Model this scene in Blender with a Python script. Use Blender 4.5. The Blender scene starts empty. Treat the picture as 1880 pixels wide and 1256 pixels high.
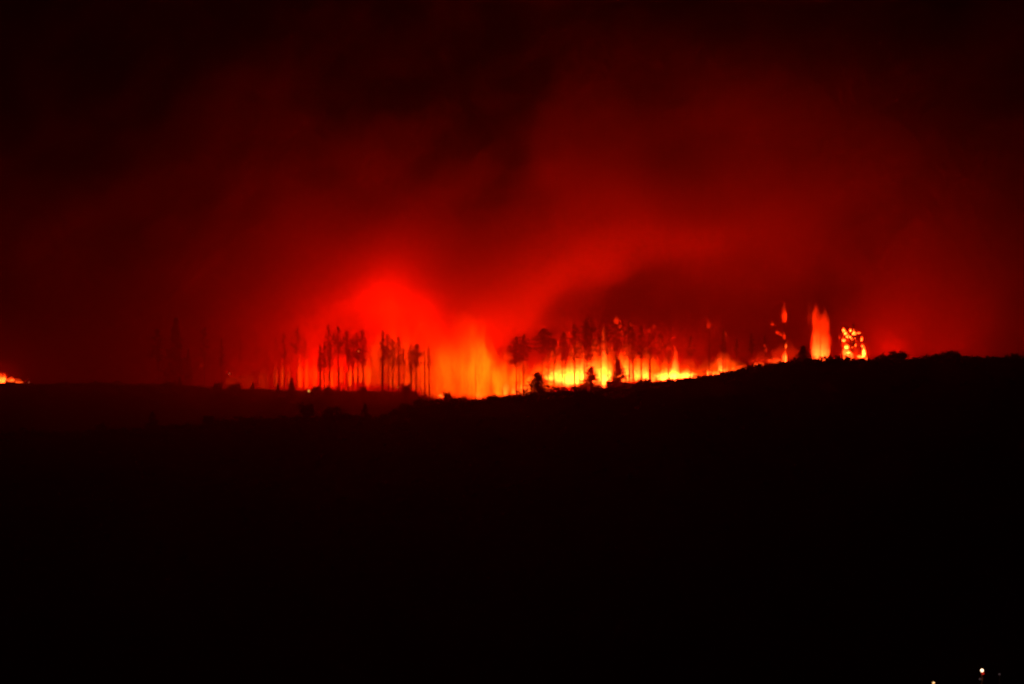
import bpy, bmesh, math, random
import numpy as np
from mathutils import Vector, Matrix

random.seed(7)
S = bpy.context.scene
COL = S.collection
F = 4338.0                      # focal length in photograph pixels


def W(px, py, Y):
    """where a point of the photograph lies at Y metres from the camera"""
    return Vector(((px - 940.0) * Y / F, Y, (628.0 - py) * Y / F))


# ------------------------------------------------------------------ camera
cam = bpy.data.objects.new('camera', bpy.data.cameras.new('camera'))
COL.objects.link(cam)
cam.rotation_euler = (math.radians(90), 0, 0)
cam.data.sensor_width = 36
cam.data.lens = 36 * F / 1880.0
cam.data.clip_start = 0.5
cam.data.clip_end = 20000
S.camera = cam

# ------------------------------------------------------------------ world: night, the sun well down
w = bpy.data.worlds.new('World')
S.world = w
w.use_nodes = True
nt = w.node_tree
nt.nodes.clear()
sky = nt.nodes.new('ShaderNodeTexSky')
sky.sky_type = 'NISHITA'
sky.sun_disc = False
sky.sun_elevation = math.radians(-8)
sky.sun_rotation = math.radians(200)
bg = nt.nodes.new('ShaderNodeBackground')
bg.inputs['Strength'].default_value = 0.002
wo = nt.nodes.new('ShaderNodeOutputWorld')
nt.links.new(sky.outputs[0], bg.inputs['Color'])
nt.links.new(bg.outputs[0], wo.inputs['Surface'])

S.view_settings.view_transform = 'Standard'
S.view_settings.look = 'None'
S.view_settings.exposure = 0.0
S.view_settings.gamma = 1.0
S.view_settings.use_curve_mapping = False
cy = S.cycles
cy.use_denoising = True
cy.use_adaptive_sampling = True
cy.adaptive_threshold = 0.02
cy.max_bounces = 4
cy.diffuse_bounces = 1
cy.glossy_bounces = 1
cy.transmission_bounces = 2
cy.volume_bounces = 0
cy.transparent_max_bounces = 24
cy.volume_step_rate = 3.0
cy.volume_max_steps = 128
cy.filter_width = 2.2
cy.sample_clamp_direct = 40
cy.sample_clamp_indirect = 4

# ------------------------------------------------------------------ materials


def simple_mat(name, col, col2=None, scale=1.0, rough=0.9):
    m = bpy.data.materials.new(name)
    m.use_nodes = True
    n = m.node_tree.nodes
    l = m.node_tree.links
    b = n['Principled BSDF']
    b.inputs['Roughness'].default_value = rough
    b.inputs['Specular IOR Level'].default_value = 0.1
    if col2 is None:
        b.inputs['Base Color'].default_value = (*col, 1)
    else:
        tc = n.new('ShaderNodeTexCoord')
        no = n.new('ShaderNodeTexNoise')
        no.inputs['Scale'].default_value = scale
        no.inputs['Detail'].default_value = 6
        r = n.new('ShaderNodeValToRGB')
        r.color_ramp.elements[0].color = (*col, 1)
        r.color_ramp.elements[1].color = (*col2, 1)
        r.color_ramp.elements[0].position = .35
        r.color_ramp.elements[1].position = .65
        l.new(tc.outputs['Object'], no.inputs['Vector'])
        l.new(no.outputs['Fac'], r.inputs['Fac'])
        l.new(r.outputs[0], b.inputs['Base Color'])
    return m


M_GROUND = simple_mat('scorched_scrubland', (.035, .028, .018), (.07, .06, .035), .15)
M_BARK = simple_mat('bark', (.05, .035, .025), (.09, .065, .045), 2.0)
M_NEEDLE = simple_mat('pine_needles', (.02, .035, .015), (.045, .06, .025), 1.5)
M_BUSH = simple_mat('bush_leaves', (.03, .04, .018), (.06, .065, .03), 2.0)
M_METAL = simple_mat('galvanised_steel', (.25, .25, .26))


FLAME_COL = (1.0, 0.082, 0.009)
EMBER_COL = (1.0, 0.022, 0.0006)


def flame_mat(name, col, strength, topfade=1.2, noise_scale=3.0, stretch=(1, 1, .45), surf=0.03, tipcol=None, floor_=0.35):
    """optically thin fire: light given off through the body, hot at the root and cooling towards the tip"""
    m = bpy.data.materials.new(name)
    m.use_nodes = True
    n = m.node_tree.nodes
    l = m.node_tree.links
    n.clear()
    out = n.new('ShaderNodeOutputMaterial')
    tc = n.new('ShaderNodeTexCoord')
    sep = n.new('ShaderNodeSeparateXYZ')
    l.new(tc.outputs['Object'], sep.inputs[0])
    inv = n.new('ShaderNodeMath'); inv.operation = 'SUBTRACT'; inv.use_clamp = True
    inv.inputs[0].default_value = 1.0
    l.new(sep.outputs['Z'], inv.inputs[1])
    pw = n.new('ShaderNodeMath'); pw.operation = 'POWER'
    l.new(inv.outputs[0], pw.inputs[0]); pw.inputs[1].default_value = topfade
    mp = n.new('ShaderNodeMapping')
    mp.inputs['Scale'].default_value = stretch
    oi = n.new('ShaderNodeObjectInfo')
    rnd = n.new('ShaderNodeMath'); rnd.operation = 'MULTIPLY'; rnd.inputs[1].default_value = 37.0
    l.new(oi.outputs['Random'], rnd.inputs[0])
    cmb = n.new('ShaderNodeCombineXYZ')
    l.new(rnd.outputs[0], cmb.inputs[0])
    l.new(cmb.outputs[0], mp.inputs['Location'])
    l.new(tc.outputs['Object'], mp.inputs['Vector'])
    no = n.new('ShaderNodeTexNoise')
    no.inputs['Scale'].default_value = noise_scale
    no.inputs['Detail'].default_value = 2
    l.new(mp.outputs[0], no.inputs['Vector'])
    mr = n.new('ShaderNodeMapRange')
    mr.inputs['From Min'].default_value = .38
    mr.inputs['From Max'].default_value = .62
    mr.inputs['To Min'].default_value = floor_
    mr.inputs['To Max'].default_value = 1.5
    l.new(no.outputs['Fac'], mr.inputs['Value'])
    a = n.new('ShaderNodeMath'); a.operation = 'MULTIPLY'
    l.new(pw.outputs[0], a.inputs[0]); l.new(mr.outputs[0], a.inputs[1])
    b = n.new('ShaderNodeMath'); b.operation = 'MULTIPLY'
    l.new(a.outputs[0], b.inputs[0]); l.new(oi.outputs['Alpha'], b.inputs[1])
    c = n.new('ShaderNodeMath'); c.operation = 'MULTIPLY'; c.inputs[1].default_value = strength
    l.new(b.outputs[0], c.inputs[0])
    mix = n.new('ShaderNodeMix'); mix.data_type = 'RGBA'
    mix.inputs['A'].default_value = (*col, 1)
    mix.inputs['B'].default_value = (*(tipcol or EMBER_COL), 1)
    l.new(sep.outputs['Z'], mix.inputs['Factor'])
    em = n.new('ShaderNodeEmission')
    l.new(mix.outputs['Result'], em.inputs['Color'])
    l.new(c.outputs[0], em.inputs['Strength'])
    l.new(em.outputs[0], out.inputs['Volume'])
    # the skin of the fire: thin and almost clear
    es = n.new('ShaderNodeEmission')
    es.inputs['Color'].default_value = (*EMBER_COL, 1)
    s2 = n.new('ShaderNodeMath'); s2.operation = 'MULTIPLY'; s2.inputs[1].default_value = surf
    l.new(c.outputs[0], s2.inputs[0])
    l.new(s2.outputs[0], es.inputs['Strength'])
    tr = n.new('ShaderNodeBsdfTransparent')
    ad = n.new('ShaderNodeAddShader')
    l.new(es.outputs[0], ad.inputs[0]); l.new(tr.outputs[0], ad.inputs[1])
    l.new(ad.outputs[0], out.inputs['Surface'])
    try:
        m.cycles.emission_sampling = 'NONE'
    except Exception:
        pass
    return m


M_FLAME = flame_mat('fire', FLAME_COL, 23.0, noise_scale=3.6, stretch=(1.3, 1.3, .4), floor_=.3)
M_VEIL = flame_mat('orange_glow_veil', (1.0, .075, .0015), 4.5, topfade=1.0, noise_scale=2.6, floor_=.3, tipcol=(1, .04, .0008))  # broad soft emission that adds the orange glow of lit smoke around the fires
M_EMBER = flame_mat('embers', (1.0, .014, .0006), 5.5, topfade=.6, noise_scale=4.0, stretch=(1.6, 1.6, .4), floor_=.15)


def emit_mat(name, col, s):
    m = bpy.data.materials.new(name)
    m.use_nodes = True
    n = m.node_tree.nodes
    n.clear()
    o = n.new('ShaderNodeOutputMaterial')
    e = n.new('ShaderNodeEmission')
    e.inputs['Color'].default_value = (*col, 1)
    e.inputs['Strength'].default_value = s
    m.node_tree.links.new(e.outputs[0], o.inputs['Surface'])
    return m


M_LAMP = emit_mat('lit_globe', (1.0, .72, .42), 3.0)
M_LAMP2 = emit_mat('lit_amber_globe', (1.0, .55, .2), 1.6)
M_REDGLOW = emit_mat('red_glow_under_lamp', (1.0, .03, .015), .5)  # emission standing in for the red reflection beneath the bright lamp
M_LAMPDIM = emit_mat('dim_globe', (.06, .035, .035), .8)
M_SPARK = emit_mat('white_hot_embers', (1.0, .42, .08), 2.8)
M_SPARKDIM = emit_mat('orange_embers', (1.0, .15, .03), 2.6)
M_SPARKRED = emit_mat('red_embers', (1.0, .10, .05), .8)

# ------------------------------------------------------------------ helpers


def tag(o, label=None, cat=None, group=None, kind=None):
    if label: o['label'] = label
    if cat: o['category'] = cat
    if group: o['group'] = group
    if kind: o['kind'] = kind
    return o


def empty(name, loc, rz=0.0):
    o = bpy.data.objects.new(name, None)
    COL.objects.link(o)
    o.location = loc
    o.rotation_euler = (0, 0, rz)
    o.empty_display_size = 1
    return o


def mesh_obj(name, me, parent=None, loc=(0, 0, 0)):
    o = bpy.data.objects.new(name, me)
    COL.objects.link(o)
    o.location = loc
    if parent: o.parent = parent
    return o


def mk(name, verts, faces, mat, smooth=False):
    me = bpy.data.meshes.new(name)
    me.from_pydata([tuple(v) for v in verts], [], faces)
    me.materials.append(mat)
    if smooth:
        me.polygons.foreach_set('use_smooth', [True] * len(me.polygons))
    me.update()
    return me


# ------------------------------------------------------------------ the land
_rs = np.random.RandomState(5)
_NG = _rs.rand(256, 256)


def vnoise(x, y):
    x = np.asarray(x, float); y = np.asarray(y, float)
    xi = np.floor(x).astype(int); yi = np.floor(y).astype(int)
    fx = x - xi; fy = y - yi
    fx = fx * fx * (3 - 2 * fx); fy = fy * fy * (3 - 2 * fy)
    g = lambda a, b: _NG[a % 256, b % 256]
    return (g(xi, yi) * (1 - fx) * (1 - fy) + g(xi + 1, yi) * fx * (1 - fy) +
            g(xi, yi + 1) * (1 - fx) * fy + g(xi + 1, yi + 1) * fx * fy) - .5


R1 = [(-2500, 860), (-300, 806), (0, 800), (150, 795), (250, 790), (330, 783), (400, 777), (500, 769), (600, 766),
      (650, 766), (700, 764), (730, 754), (800, 741), (850, 740), (900, 735), (1000, 730), (1060, 724), (1110, 718),
      (1150, 711), (1200, 703), (1250, 697), (1300, 692), (1350, 686), (1400, 674), (1450, 666), (1500, 663),
      (1560, 662), (1600, 660), (1650, 659), (1700, 660), (1800, 660), (1880, 660), (4400, 720)]
R2 = [(-2500, 715), (0, 703), (60, 706), (150, 704), (330, 709), (380, 713), (420, 715), (500, 717), (560, 718), (700, 720),
      (760, 726), (800, 737), (850, 738), (900, 733), (1000, 727), (1060, 720), (1110, 716),
      (1150, 712), (1200, 704), (1250, 698), (1300, 693), (1350, 687), (1400, 677), (1450, 668), (1500, 665),
      (1560, 664), (1600, 662), (1880, 662), (4400, 722)]
Y1, Y2 = 760.0, 900.0


def ground_z(x, y, rough=True):
    x = np.asarray(x, float); y = np.asarray(y, float)
    x, y = np.broadcast_arrays(x, y)
    px1 = 940 + F * x / Y1
    px2 = 940 + F * x / Y2
    z1 = (628 - np.interp(px1, *zip(*R1))) * Y1 / F
    z2 = (628 - np.interp(px2, *zip(*R2))) * Y2 / F
    ys = [-300, -40, 0, 60, 130, 230, 320, 400]
    zs = [6, -1.6, -1.9, -18, -36, -58, -64, -61.5]
    zn = np.interp(y, ys, zs)
    t = np.clip((y - 400) / (Y1 - 400), 0, 1)
    face = -61.5 + (z1 + 61.5) * (t ** 0.86)
    s = np.clip((y - Y1) / (Y2 - Y1), 0, 1)
    drop = np.clip(z2 - z1 + 6, 3, 9)
    mid = z1 * (1 - s) + z2 * s - drop * np.sin(np.pi * s) ** 1.0 * .9
    back = z2 - np.clip((y - Y2) / 100, 0, 1) * 2.0 - np.clip((y - 1000) / 5000, 0, 1) * 130
    z = np.where(y < 400, zn, np.where(y < Y1, face, np.where(y < Y2, mid, back)))
    if rough:
        a = np.interp(y, [0, 40, 400, 1200, 3000], [.0, .3, 1, 1, 3])
        z = z + a * (vnoise(x / 23 + 9, y / 31 + 4) * .9 + vnoise(x / 6 + 1, y / 9 + 7) * .55 + vnoise(x / 2.3, y / 4) * .25)
    return z


gz = lambda x, y: float(ground_z(x, y))


def make_ground():
    xs = np.concatenate([[-3000, -2000, -1200, -800, -600, -450, -380, -330, -290], np.arange(-260, 261, 1.6),
                         [290, 330, 380, 450, 600, 800, 1200, 2000, 3000]])
    ys = np.concatenate([[-300, -150, -80, -40, -20, 0, 20, 40, 60, 90, 130, 180, 230, 280, 320, 360], np.arange(400, 700, 8),
                         np.arange(700, 960, 3.0), np.arange(960, 1200, 12), [1250, 1350, 1500, 2000, 2700, 3600]])
    X, Y = np.meshgrid(xs, ys)
    Z = ground_z(X, Y)
    nx, ny = len(xs), len(ys)
    v = np.stack([X.ravel(), Y.ravel(), Z.ravel()], 1)
    me = bpy.data.meshes.new('hillside')
    idx = np.arange(nx * ny).reshape(ny, nx)
    q = np.stack([idx[:-1, :-1].ravel(), idx[:-1, 1:].ravel(), idx[1:, 1:].ravel(), idx[1:, :-1].ravel()], 1)
    me.vertices.add(len(v)); me.vertices.foreach_set('co', v.ravel())
    me.loops.add(q.size); me.loops.foreach_set('vertex_index', q.ravel().astype(np.int32))
    me.polygons.add(len(q)); me.polygons.foreach_set('loop_start', np.arange(0, q.size, 4, dtype=np.int32))
    me.polygons.foreach_set('use_smooth', [True] * len(q))
    me.update(calc_edges=True)
    me.materials.append(M_GROUND)
    o = mesh_obj('hill_terrain', me)
    tag(o, 'dark scrub covered hillside rising to two ridges below the fire', kind='structure')


make_ground()

# ------------------------------------------------------------------ foliage builders


def add_tuft(vs, fs, c, r, n, flat=.6, rng=random):
    """a spray of small leaf faces about a point"""
    for _ in range(n):
        d = Vector((rng.gauss(0, .5), rng.gauss(0, .5), rng.gauss(0, .5) * flat)) * r
        p = c + d
        s = r * rng.uniform(.6, 1.15)
        a = Vector((rng.uniform(-1, 1), rng.uniform(-1, 1), rng.uniform(-1, 1) * flat)).normalized() * s
        b = Vector((rng.uniform(-1, 1), rng.uniform(-1, 1), rng.uniform(-1, 1) * flat)).normalized() * s
        k = len(vs)
        vs += [p - a * .5, p + a * .5, p + b]
        fs.append((k, k + 1, k + 2))


def add_limb(vs, fs, pts, rads, sides=5):
    k0 = len(vs)
    for i, (p, r) in enumerate(zip(pts, rads)):
        d = (pts[min(i + 1, len(pts) - 1)] - pts[max(i - 1, 0)]).normalized()
        u = d.orthogonal().normalized()
        v = d.cross(u)
        for s in range(sides):
            an = 2 * math.pi * s / sides
            vs.append(p + (u * math.cos(an) + v * math.sin(an)) * r)
    for i in range(len(pts) - 1):
        for s in range(sides):
            a = k0 + i * sides + s
            b = k0 + i * sides + (s + 1) % sides
            fs.append((a, b, b + sides, a + sides))
    fs.append(tuple(k0 + (len(pts) - 1) * sides + s for s in range(sides)))
    fs.append(tuple(k0 + s for s in reversed(range(sides))))


def trunk_mesh(seed, stubs=22, lean=.25, h=1.0, crown_from=.6):
    """unit-free: built 25 m tall"""
    rng = random.Random(seed)
    vs, fs = [], []
    H = 25.0
    pts = []
    lx, ly = rng.uniform(-lean, lean), rng.uniform(-lean, lean)
    for i in range(9):
        t = i / 8
        pts.append(Vector((lx * t * t * 2 + rng.uniform(-.06, .06), ly * t * t * 2, H * t - (.6 if i == 0 else 0))))
    add_limb(vs, fs, pts, [.30 * (1 - .85 * (i / 8)) + .02 for i in range(9)], 6)
    at = lambda t: pts[int(t * 7.99)].lerp(pts[int(t * 7.99) + 1], t * 8 - int(t * 7.99)) if t < 1 else pts[-1]
    for _ in range(stubs):
        t = rng.uniform(.22, crown_from + .15)
        an = rng.uniform(0, 2 * math.pi)
        ln = rng.uniform(.5, 2.9)
        p = at(t)
        e = p + Vector((math.cos(an) * ln, math.sin(an) * ln, rng.uniform(-.5, .35)))
        m_ = p.lerp(e, .5) + Vector((0, 0, rng.uniform(.0, .2)))
        add_limb(vs, fs, [p, m_, e], [.09, .07, .03], 3)
    return mk('trunk', vs, fs, M_BARK), pts, at


def pine_meshes(seed, crown_from=.58, width=2.6, dens=1.0, shape='pine'):
    rng = random.Random(seed * 13 + 1)
    tm, pts, at = trunk_mesh(seed, crown_from=crown_from, stubs=0 if shape == 'fir' else 22)
    vs, fs = [], []
    n = int((78 if shape != 'fir' else 62) * dens)
    for i in range(n):
        t = crown_from + (1.0 - crown_from) * ((i + rng.random()) / n)
        k = (t - crown_from) / (1 - crown_from)
        if shape == 'pine':
            prof = (1.0 - k) ** .7 * min(1, .3 + k * 2.2) * (1 + .15 * math.sin(k * 23 + seed * 2))
            ln = width * prof * rng.uniform(.35, 1.15) + .25
        elif shape == 'round':
            prof = math.sin(math.pi * min(1, .12 + .88 * k)) ** .8 * (1 + .25 * math.sin(k * 17 + seed))
            ln = width * prof * rng.uniform(.12, 1.25) + .2
        else:
            ln = width * (1.02 - k) ** (.92 if seed == 53 else 1.0) * rng.uniform(.55, 1.2) * (1 + .12 * math.sin(k * 19 + seed)) + .12
        an = rng.uniform(0, 2 * math.pi) + i * 2.4
        p = at(min(t, .999))
        droop = rng.uniform(-.5, .25) if shape != 'fir' else rng.uniform(-.9, -.1)
        e = p + Vector((math.cos(an) * ln, math.sin(an) * ln, droop))
        add_limb(vs, fs, [p, p.lerp(e, .6), e], [.06, .04, .015], 3)
        for q in range(2 if shape == 'pine' else 3):
            c = p.lerp(e, .5 + .4 * q if shape == 'pine' else .3 + .36 * q)
            add_tuft(vs, fs, c, (.40 + .08 * ln) if shape != 'fir' else (.52 + .09 * ln), 6 if shape != 'fir' else 8, .55, rng)
    add_tuft(vs, fs, at(.985), .45, 8, 1.2, rng)
    return tm, mk('crown', vs, fs, M_NEEDLE)


PINES = [pine_meshes(s, *a) for s, a in enumerate([
    (.46, 3.9, 1.0), (.54, 3.3, .85), (.40, 4.0, 1.15), (.58, 3.5, .85), (.50, 3.0, .8), (.44, 3.8, 1.2), (.60, 3.4, .75)])]
ROUND = [pine_meshes(30 + s, .54 + .05 * s, 4.3, 1.0, 'round') for s in range(3)]
FIRS = [pine_meshes(50 + s, .05, 4.6 + s * .4, 3.6, 'fir') for s in range(4)]
SNAGS = [trunk_mesh(80 + s, stubs=26, crown_from=.8)[0] for s in range(3)]


def bush_mesh(seed, n=80):
    rng = random.Random(seed * 7 + 3)
    vs, fs = [], []
    lobes = [Vector((rng.uniform(-.55, .55), rng.uniform(-.4, .4), rng.uniform(.15, .72))) for _ in range(6)]
    for i in range(n):
        L = rng.choice(lobes)
        d = Vector((rng.gauss(0, 1), rng.gauss(0, 1), rng.gauss(0, 1))).normalized() * rng.uniform(.1, .42)
        c = L + d
        c.z = max(.03, c.z)
        add_tuft(vs, fs, c, .22, 7, .9, rng)
    for L in lobes:
        add_limb(vs, fs, [Vector((0, 0, -.25)), L * .5, L], [.05, .035, .015], 4)
    return mk('bush', vs, fs, M_BUSH)


BUSHES = [bush_mesh(s) for s in range(6)]


def tree(name, px, top, Y, kind, idx, label, cat, group=None, base=None, width=1.0, trunk_w=1.0, rz=None):
    x = (px - 940) * Y / F
    zb = gz(x, Y)
    ztop = (628 - top) * Y / F
    H = max(3.0, ztop - zb)
    o = empty(name, (x, Y, zb), rz if rz is not None else random.uniform(0, 6.28))
    tag(o, label, cat, group)
    src = {'pine': PINES, 'round': ROUND, 'fir': FIRS}.get(kind)
    sz = H / 25.0
    if kind == 'snag':
        t = mesh_obj('trunk', SNAGS[idx % 3], o)
        t.scale = (trunk_w * sz, trunk_w * sz, sz)
        return o
    tm, cm = src[idx % len(src)]
    t = mesh_obj('trunk', tm, o)
    t.scale = (max(.5, trunk_w) * sz, max(.5, trunk_w) * sz, sz)
    c = mesh_obj('crown', cm, o)
    c.scale = (width * sz, width * sz, sz)
    return o


# ------------------------------------------------------------------ trees
#   px, top, Y, kind, mesh, width, trunk, label
G1 = 'smoke veiled pines at the left end of the stand'
G2 = 'thin pines at the left edge of the red glow'
G3 = 'crowded dark pines left of the orange glow'
G4 = 'bare stemmed pines against the orange glow'
G5 = 'tall pines in front of the yellow flames'
G6 = 'sparse pines over the low flames at the right'
T = [
    (291, 603, 955, 'pine', 2, 1.5, 1.0, G1, 'faint smoke-veiled pine left of the broad pointed conifer, farthest left in the stand'),
    (322, 583, 952, 'fir', 0, 1.1, 1.0, G1, 'broad pointed conifer veiled in dark smoke, largest at the left end'),
    (345, 640, 958, 'fir', 1, 1.0, 1.0, G1, 'low dim conifer at the right foot of the broad pointed one'),
    (375, 601, 955, 'pine', 0, 1.2, 1.0, G1, 'faint pine in dark smoke between the broad conifer and the short round-headed pine'),
    (407, 621, 930, 'pine', 5, .75, 1.0, G1, 'short narrow pine with a dark round head standing alone in red haze'),
    (441, 622, 958, 'pine', 3, 1.0, .8, G1, 'faint pine just right of the short round-headed pine'),
    (472, 612, 960, 'pine', 1, 1.1, .8, G1, 'faint pine in red haze midway to the crowded stand'),
    (489, 632, 950, 'pine', 4, 1.0, .8, G1, 'thin faint pine last before the striped glowing trunks'),
    (505, 620, 945, 'pine', 6, .9, .8, G2, 'thin pine, leftmost of those striping the left edge of the glow'),
    (512, 630, 930, 'snag', 0, 1, .9, G2, 'bare dead stem second along the left edge of the glow'),
    (523, 612, 930, 'pine', 1, 1.0, 1.1, G2, 'thicker dark stemmed pine above the dark pointed shrub on the ridge'),
    (535, 618, 955, 'pine', 4, 1.0, .8, G2, 'dim pine rising straight behind the dark pointed shrub'),
    (545, 602, 935, 'pine', 3, 1.2, 1.0, G2, 'tall thin pine just right of the dark pointed shrub'),
    (559, 622, 940, 'pine', 6, .8, .8, G2, 'slender pine above the small round white spot fire'),
    (568, 642, 935, 'snag', 1, 1, .8, G2, 'short dead stem right above the round white spot fire'),
    (588, 632, 908, 'pine', 5, .75, 1.5, G3, 'darkest thick trunked pine at the left side of the crowded stand'),
    (595, 630, 912, 'pine', 0, .8, 1.3, G3, 'dark pine close against the thickest trunk of the crowded stand'),
    (600, 596, 935, 'pine', 2, .9, 1.0, G3, 'tallest dim crown rising over the dark pair in the crowded stand'),
    (605, 628, 915, 'pine', 4, .9, 1.3, G3, 'straight dark trunk third along the crowded stand'),
    (613, 606, 950, 'pine', 1, 1.0, .8, G3, 'dim pine behind a gap of bright red in the crowded stand'),
    (622, 599, 925, 'pine', 3, 1.1, 1.4, G3, 'tall pine with a thick stem in the middle of the crowded stand'),
    (630, 622, 945, 'snag', 2, 1, .9, G3, 'bare stem right of the middle of the crowded stand'),
    (637, 606, 930, 'round', 0, .8, 1.1, G3, 'pine with a wide rounded head in the crowded stand'),
    (641, 640, 915, 'pine', 6, .8, 1.0, G3, 'shorter pine left of the glowing orange slot between trunks'),
    (648, 618, 930, 'pine', 0, .9, 1.2, G3, 'pine just right of the glowing orange slot between trunks'),
    (657, 612, 925, 'pine', 1, 1.1, 1.1, G3, 'pine beside the tiny white ember near the right of the crowded stand'),
    (667, 606, 918, 'pine', 2, 1.0, 1.1, G3, 'last pine of the crowded stand with a broad ragged crown over clear orange'),
    (702, 606, 908, 'pine', 5, .72, 1.7, G4, 'dark thick trunked pine standing clear and first against the orange glow'),
    (713, 612, 935, 'pine', 3, .9, .9, G4, 'paler pine close behind the clear dark one against the orange'),
    (721, 622, 915, 'pine', 0, .9, 1.1, G4, 'middle pine of the five close stems against the orange'),
    (732, 618, 912, 'pine', 4, 1.2, 1.2, G4, 'forked crowned pine with a lit spark at its foot against the orange'),
    (742, 640, 922, 'pine', 6, .7, .8, G4, 'short thin pine, last of the five close stems against the orange'),
    (755, 632, 912, 'pine', 5, .95, 1.4, G4, 'bushy headed pine, left one of the leafy pair in the orange'),
    (764, 630, 915, 'round', 0, .95, 1.3, G4, 'bushy headed pine, right one of the leafy pair in the orange'),
    (780, 618, 925, 'snag', 0, 1, 1.2, G4, 'bare dead stem just right of the leafy pair'),
    (788, 634, 925, 'pine', 1, .65, 1.0, G4, 'thin pine with long low branches, last before the open orange glow'),
    (873, 668, 945, 'snag', 1, 1, .7, G5, 'lone thin dead stem in the open orange glow'),
    (948, 618, 925, 'round', 0, 1.15, 1.0, G5, 'tall pine with a flat wide head, left of the three above the round fir'),
    (953, 630, 935, 'snag', 2, 1, .7, G5, 'thin stem in the middle of the three above the round fir'),
    (961, 614, 925, 'round', 1, .95, 1.0, G5, 'tall pine with a wide head, right of the three above the round fir'),
    (995, 603, 930, 'round', 2, 1.35, .8, G5, 'tall pine with a very wide faint head directly above the round fir'),
    (1006, 630, 940, 'pine', 4, 1.0, .6, G5, 'thin pine just right of the widest faint head'),
    (1017, 622, 920, 'pine', 3, .85, 1.0, G5, 'pine with a drooping dark tuft left of the yellow flames'),
    (1032, 612, 930, 'pine', 1, 1.1, .8, G5, 'leaning crowned pine at the left end of the yellow flames'),
    (1037, 610, 940, 'pine', 5, .9, .6, G5, 'pale pine close right of the leaning crowned one'),
    (1055, 596, 925, 'pine', 0, 1.15, 1.0, G5, 'tall pine crossing the broadest patch of yellow flame'),
    (1064, 620, 945, 'snag', 0, 1, .6, G5, 'hair thin stem over the broadest patch of yellow flame'),
    (1073, 600, 925, 'pine', 6, 1.0, 1.1, G5, 'dark straight pine stem beside the pointed fir in the flames'),
    (1077, 582, 930, 'pine', 2, 1.6, .8, G5, 'highest pointed dark crown above the pointed fir in the flames'),
    (1084, 612, 935, 'pine', 4, 1.0, .8, G5, 'pine rising directly behind the pointed fir in the flames'),
    (1104, 612, 925, 'pine', 3, .8, .9, G5, 'thin pine in the yellow gap between the two firs in the flames'),
    (1116, 600, 945, 'pine', 1, 1.0, .6, G5, 'pale thin pine between the two firs near the taller one'),
    (1127, 602, 935, 'snag', 2, 1, .9, G5, 'bare stem left of the taller ragged fir in the flames'),
    (1131, 586, 932, 'pine', 1, 1.9, .6, G5, 'tall thin pine standing over the taller ragged fir in the flames'),
    (1156, 588, 930, 'pine', 2, 1.1, 1.3, G5, 'broad dark crown right of the flame-tipped tree'),
    (1163, 606, 935, 'pine', 0, .9, 1.3, G5, 'thick orange lit stem right of the taller ragged fir'),
    (1177, 600, 920, 'pine', 5, .9, .8, G5, 'dark pine crossing the last tall yellow flames'),
    (1194, 612, 925, 'pine', 6, 1.2, 1.2, G5, 'dim pine between the striped flames and the dome of yellow fire'),
    (1212, 612, 940, 'pine', 3, 1.2, .8, G5, 'faint pine rising from the dome of yellow fire'),
    (1228, 622, 940, 'pine', 4, 1.1, .7, G6, 'faint pine with a glowing red head over the dome of yellow fire'),
    (1268, 618, 935, 'pine', 1, 1.1, .8, G6, 'faint pine right of the dome of yellow fire'),
    (1327, 606, 915, 'pine', 4, .9, 1.0, G6, 'dark stem splitting the small yellow flames at the right'),
    (1352, 622, 935, 'pine', 0, .9, .8, G6, 'faint pine right of the small yellow flames'),
    (1380, 612, 940, 'pine', 5, .9, .8, G6, 'faint pine in dark red smoke above the step in the ridge'),
    (986, 683, 772, 'fir', 3, 3.3, 1.6, None, 'black bushy fir standing out on the ridge under the wide headed pines'),
    (1085, 673, 918, 'fir', 1, 3.2, 1.4, None, 'small dark red pointed fir amid yellow flames, the shorter of two'),
    (1136, 659, 918, 'fir', 0, 2.4, 1.2, None, 'ragged dark fir amid yellow flames, the taller of two'),
    (1473, 635, 780, 'fir', 2, 2.9, 1.6, None, 'small black cone shaped fir on the right ridge beside the pillar of fire'),
    (535, 694, 880, 'fir', 1, 1.7, 1.4, None, 'dark pointed shrub like fir on the ridge left of the round spot fire'),
    (510, 705, 885, 'fir', 0, 1.6, 1.3, None, 'tiny fir on the far ridge left of the dark pointed one'),
    (463, 702, 890, 'fir', 2, 1.5, 1.3, None, 'tiny narrow fir on the far ridge in dull red haze'),
    (670, 740, 765, 'fir', 3, 1.6, 1.4, None, 'small black conical fir on the near ridge below the dark clear pine'),
    (280, 755, 765, 'fir', 0, 2.6, 1.4, None, 'black bushy tree lowest at the left on the near slope'),
    (330, 690, 890, 'fir', 3, 1.0, 1.3, None, 'tiny spiky tree on the far ridge under the broad pointed conifer'),
]
for px, top, Y, kind, idx, wd, tw, grp, label in T:
    nm = 'fir_tree' if kind == 'fir' else 'dead_tree' if kind == 'snag' else 'pine_tree'
    tree(nm, px, top, Y, kind, idx, label, 'tree', grp, width=wd, trunk_w=tw)

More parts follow.
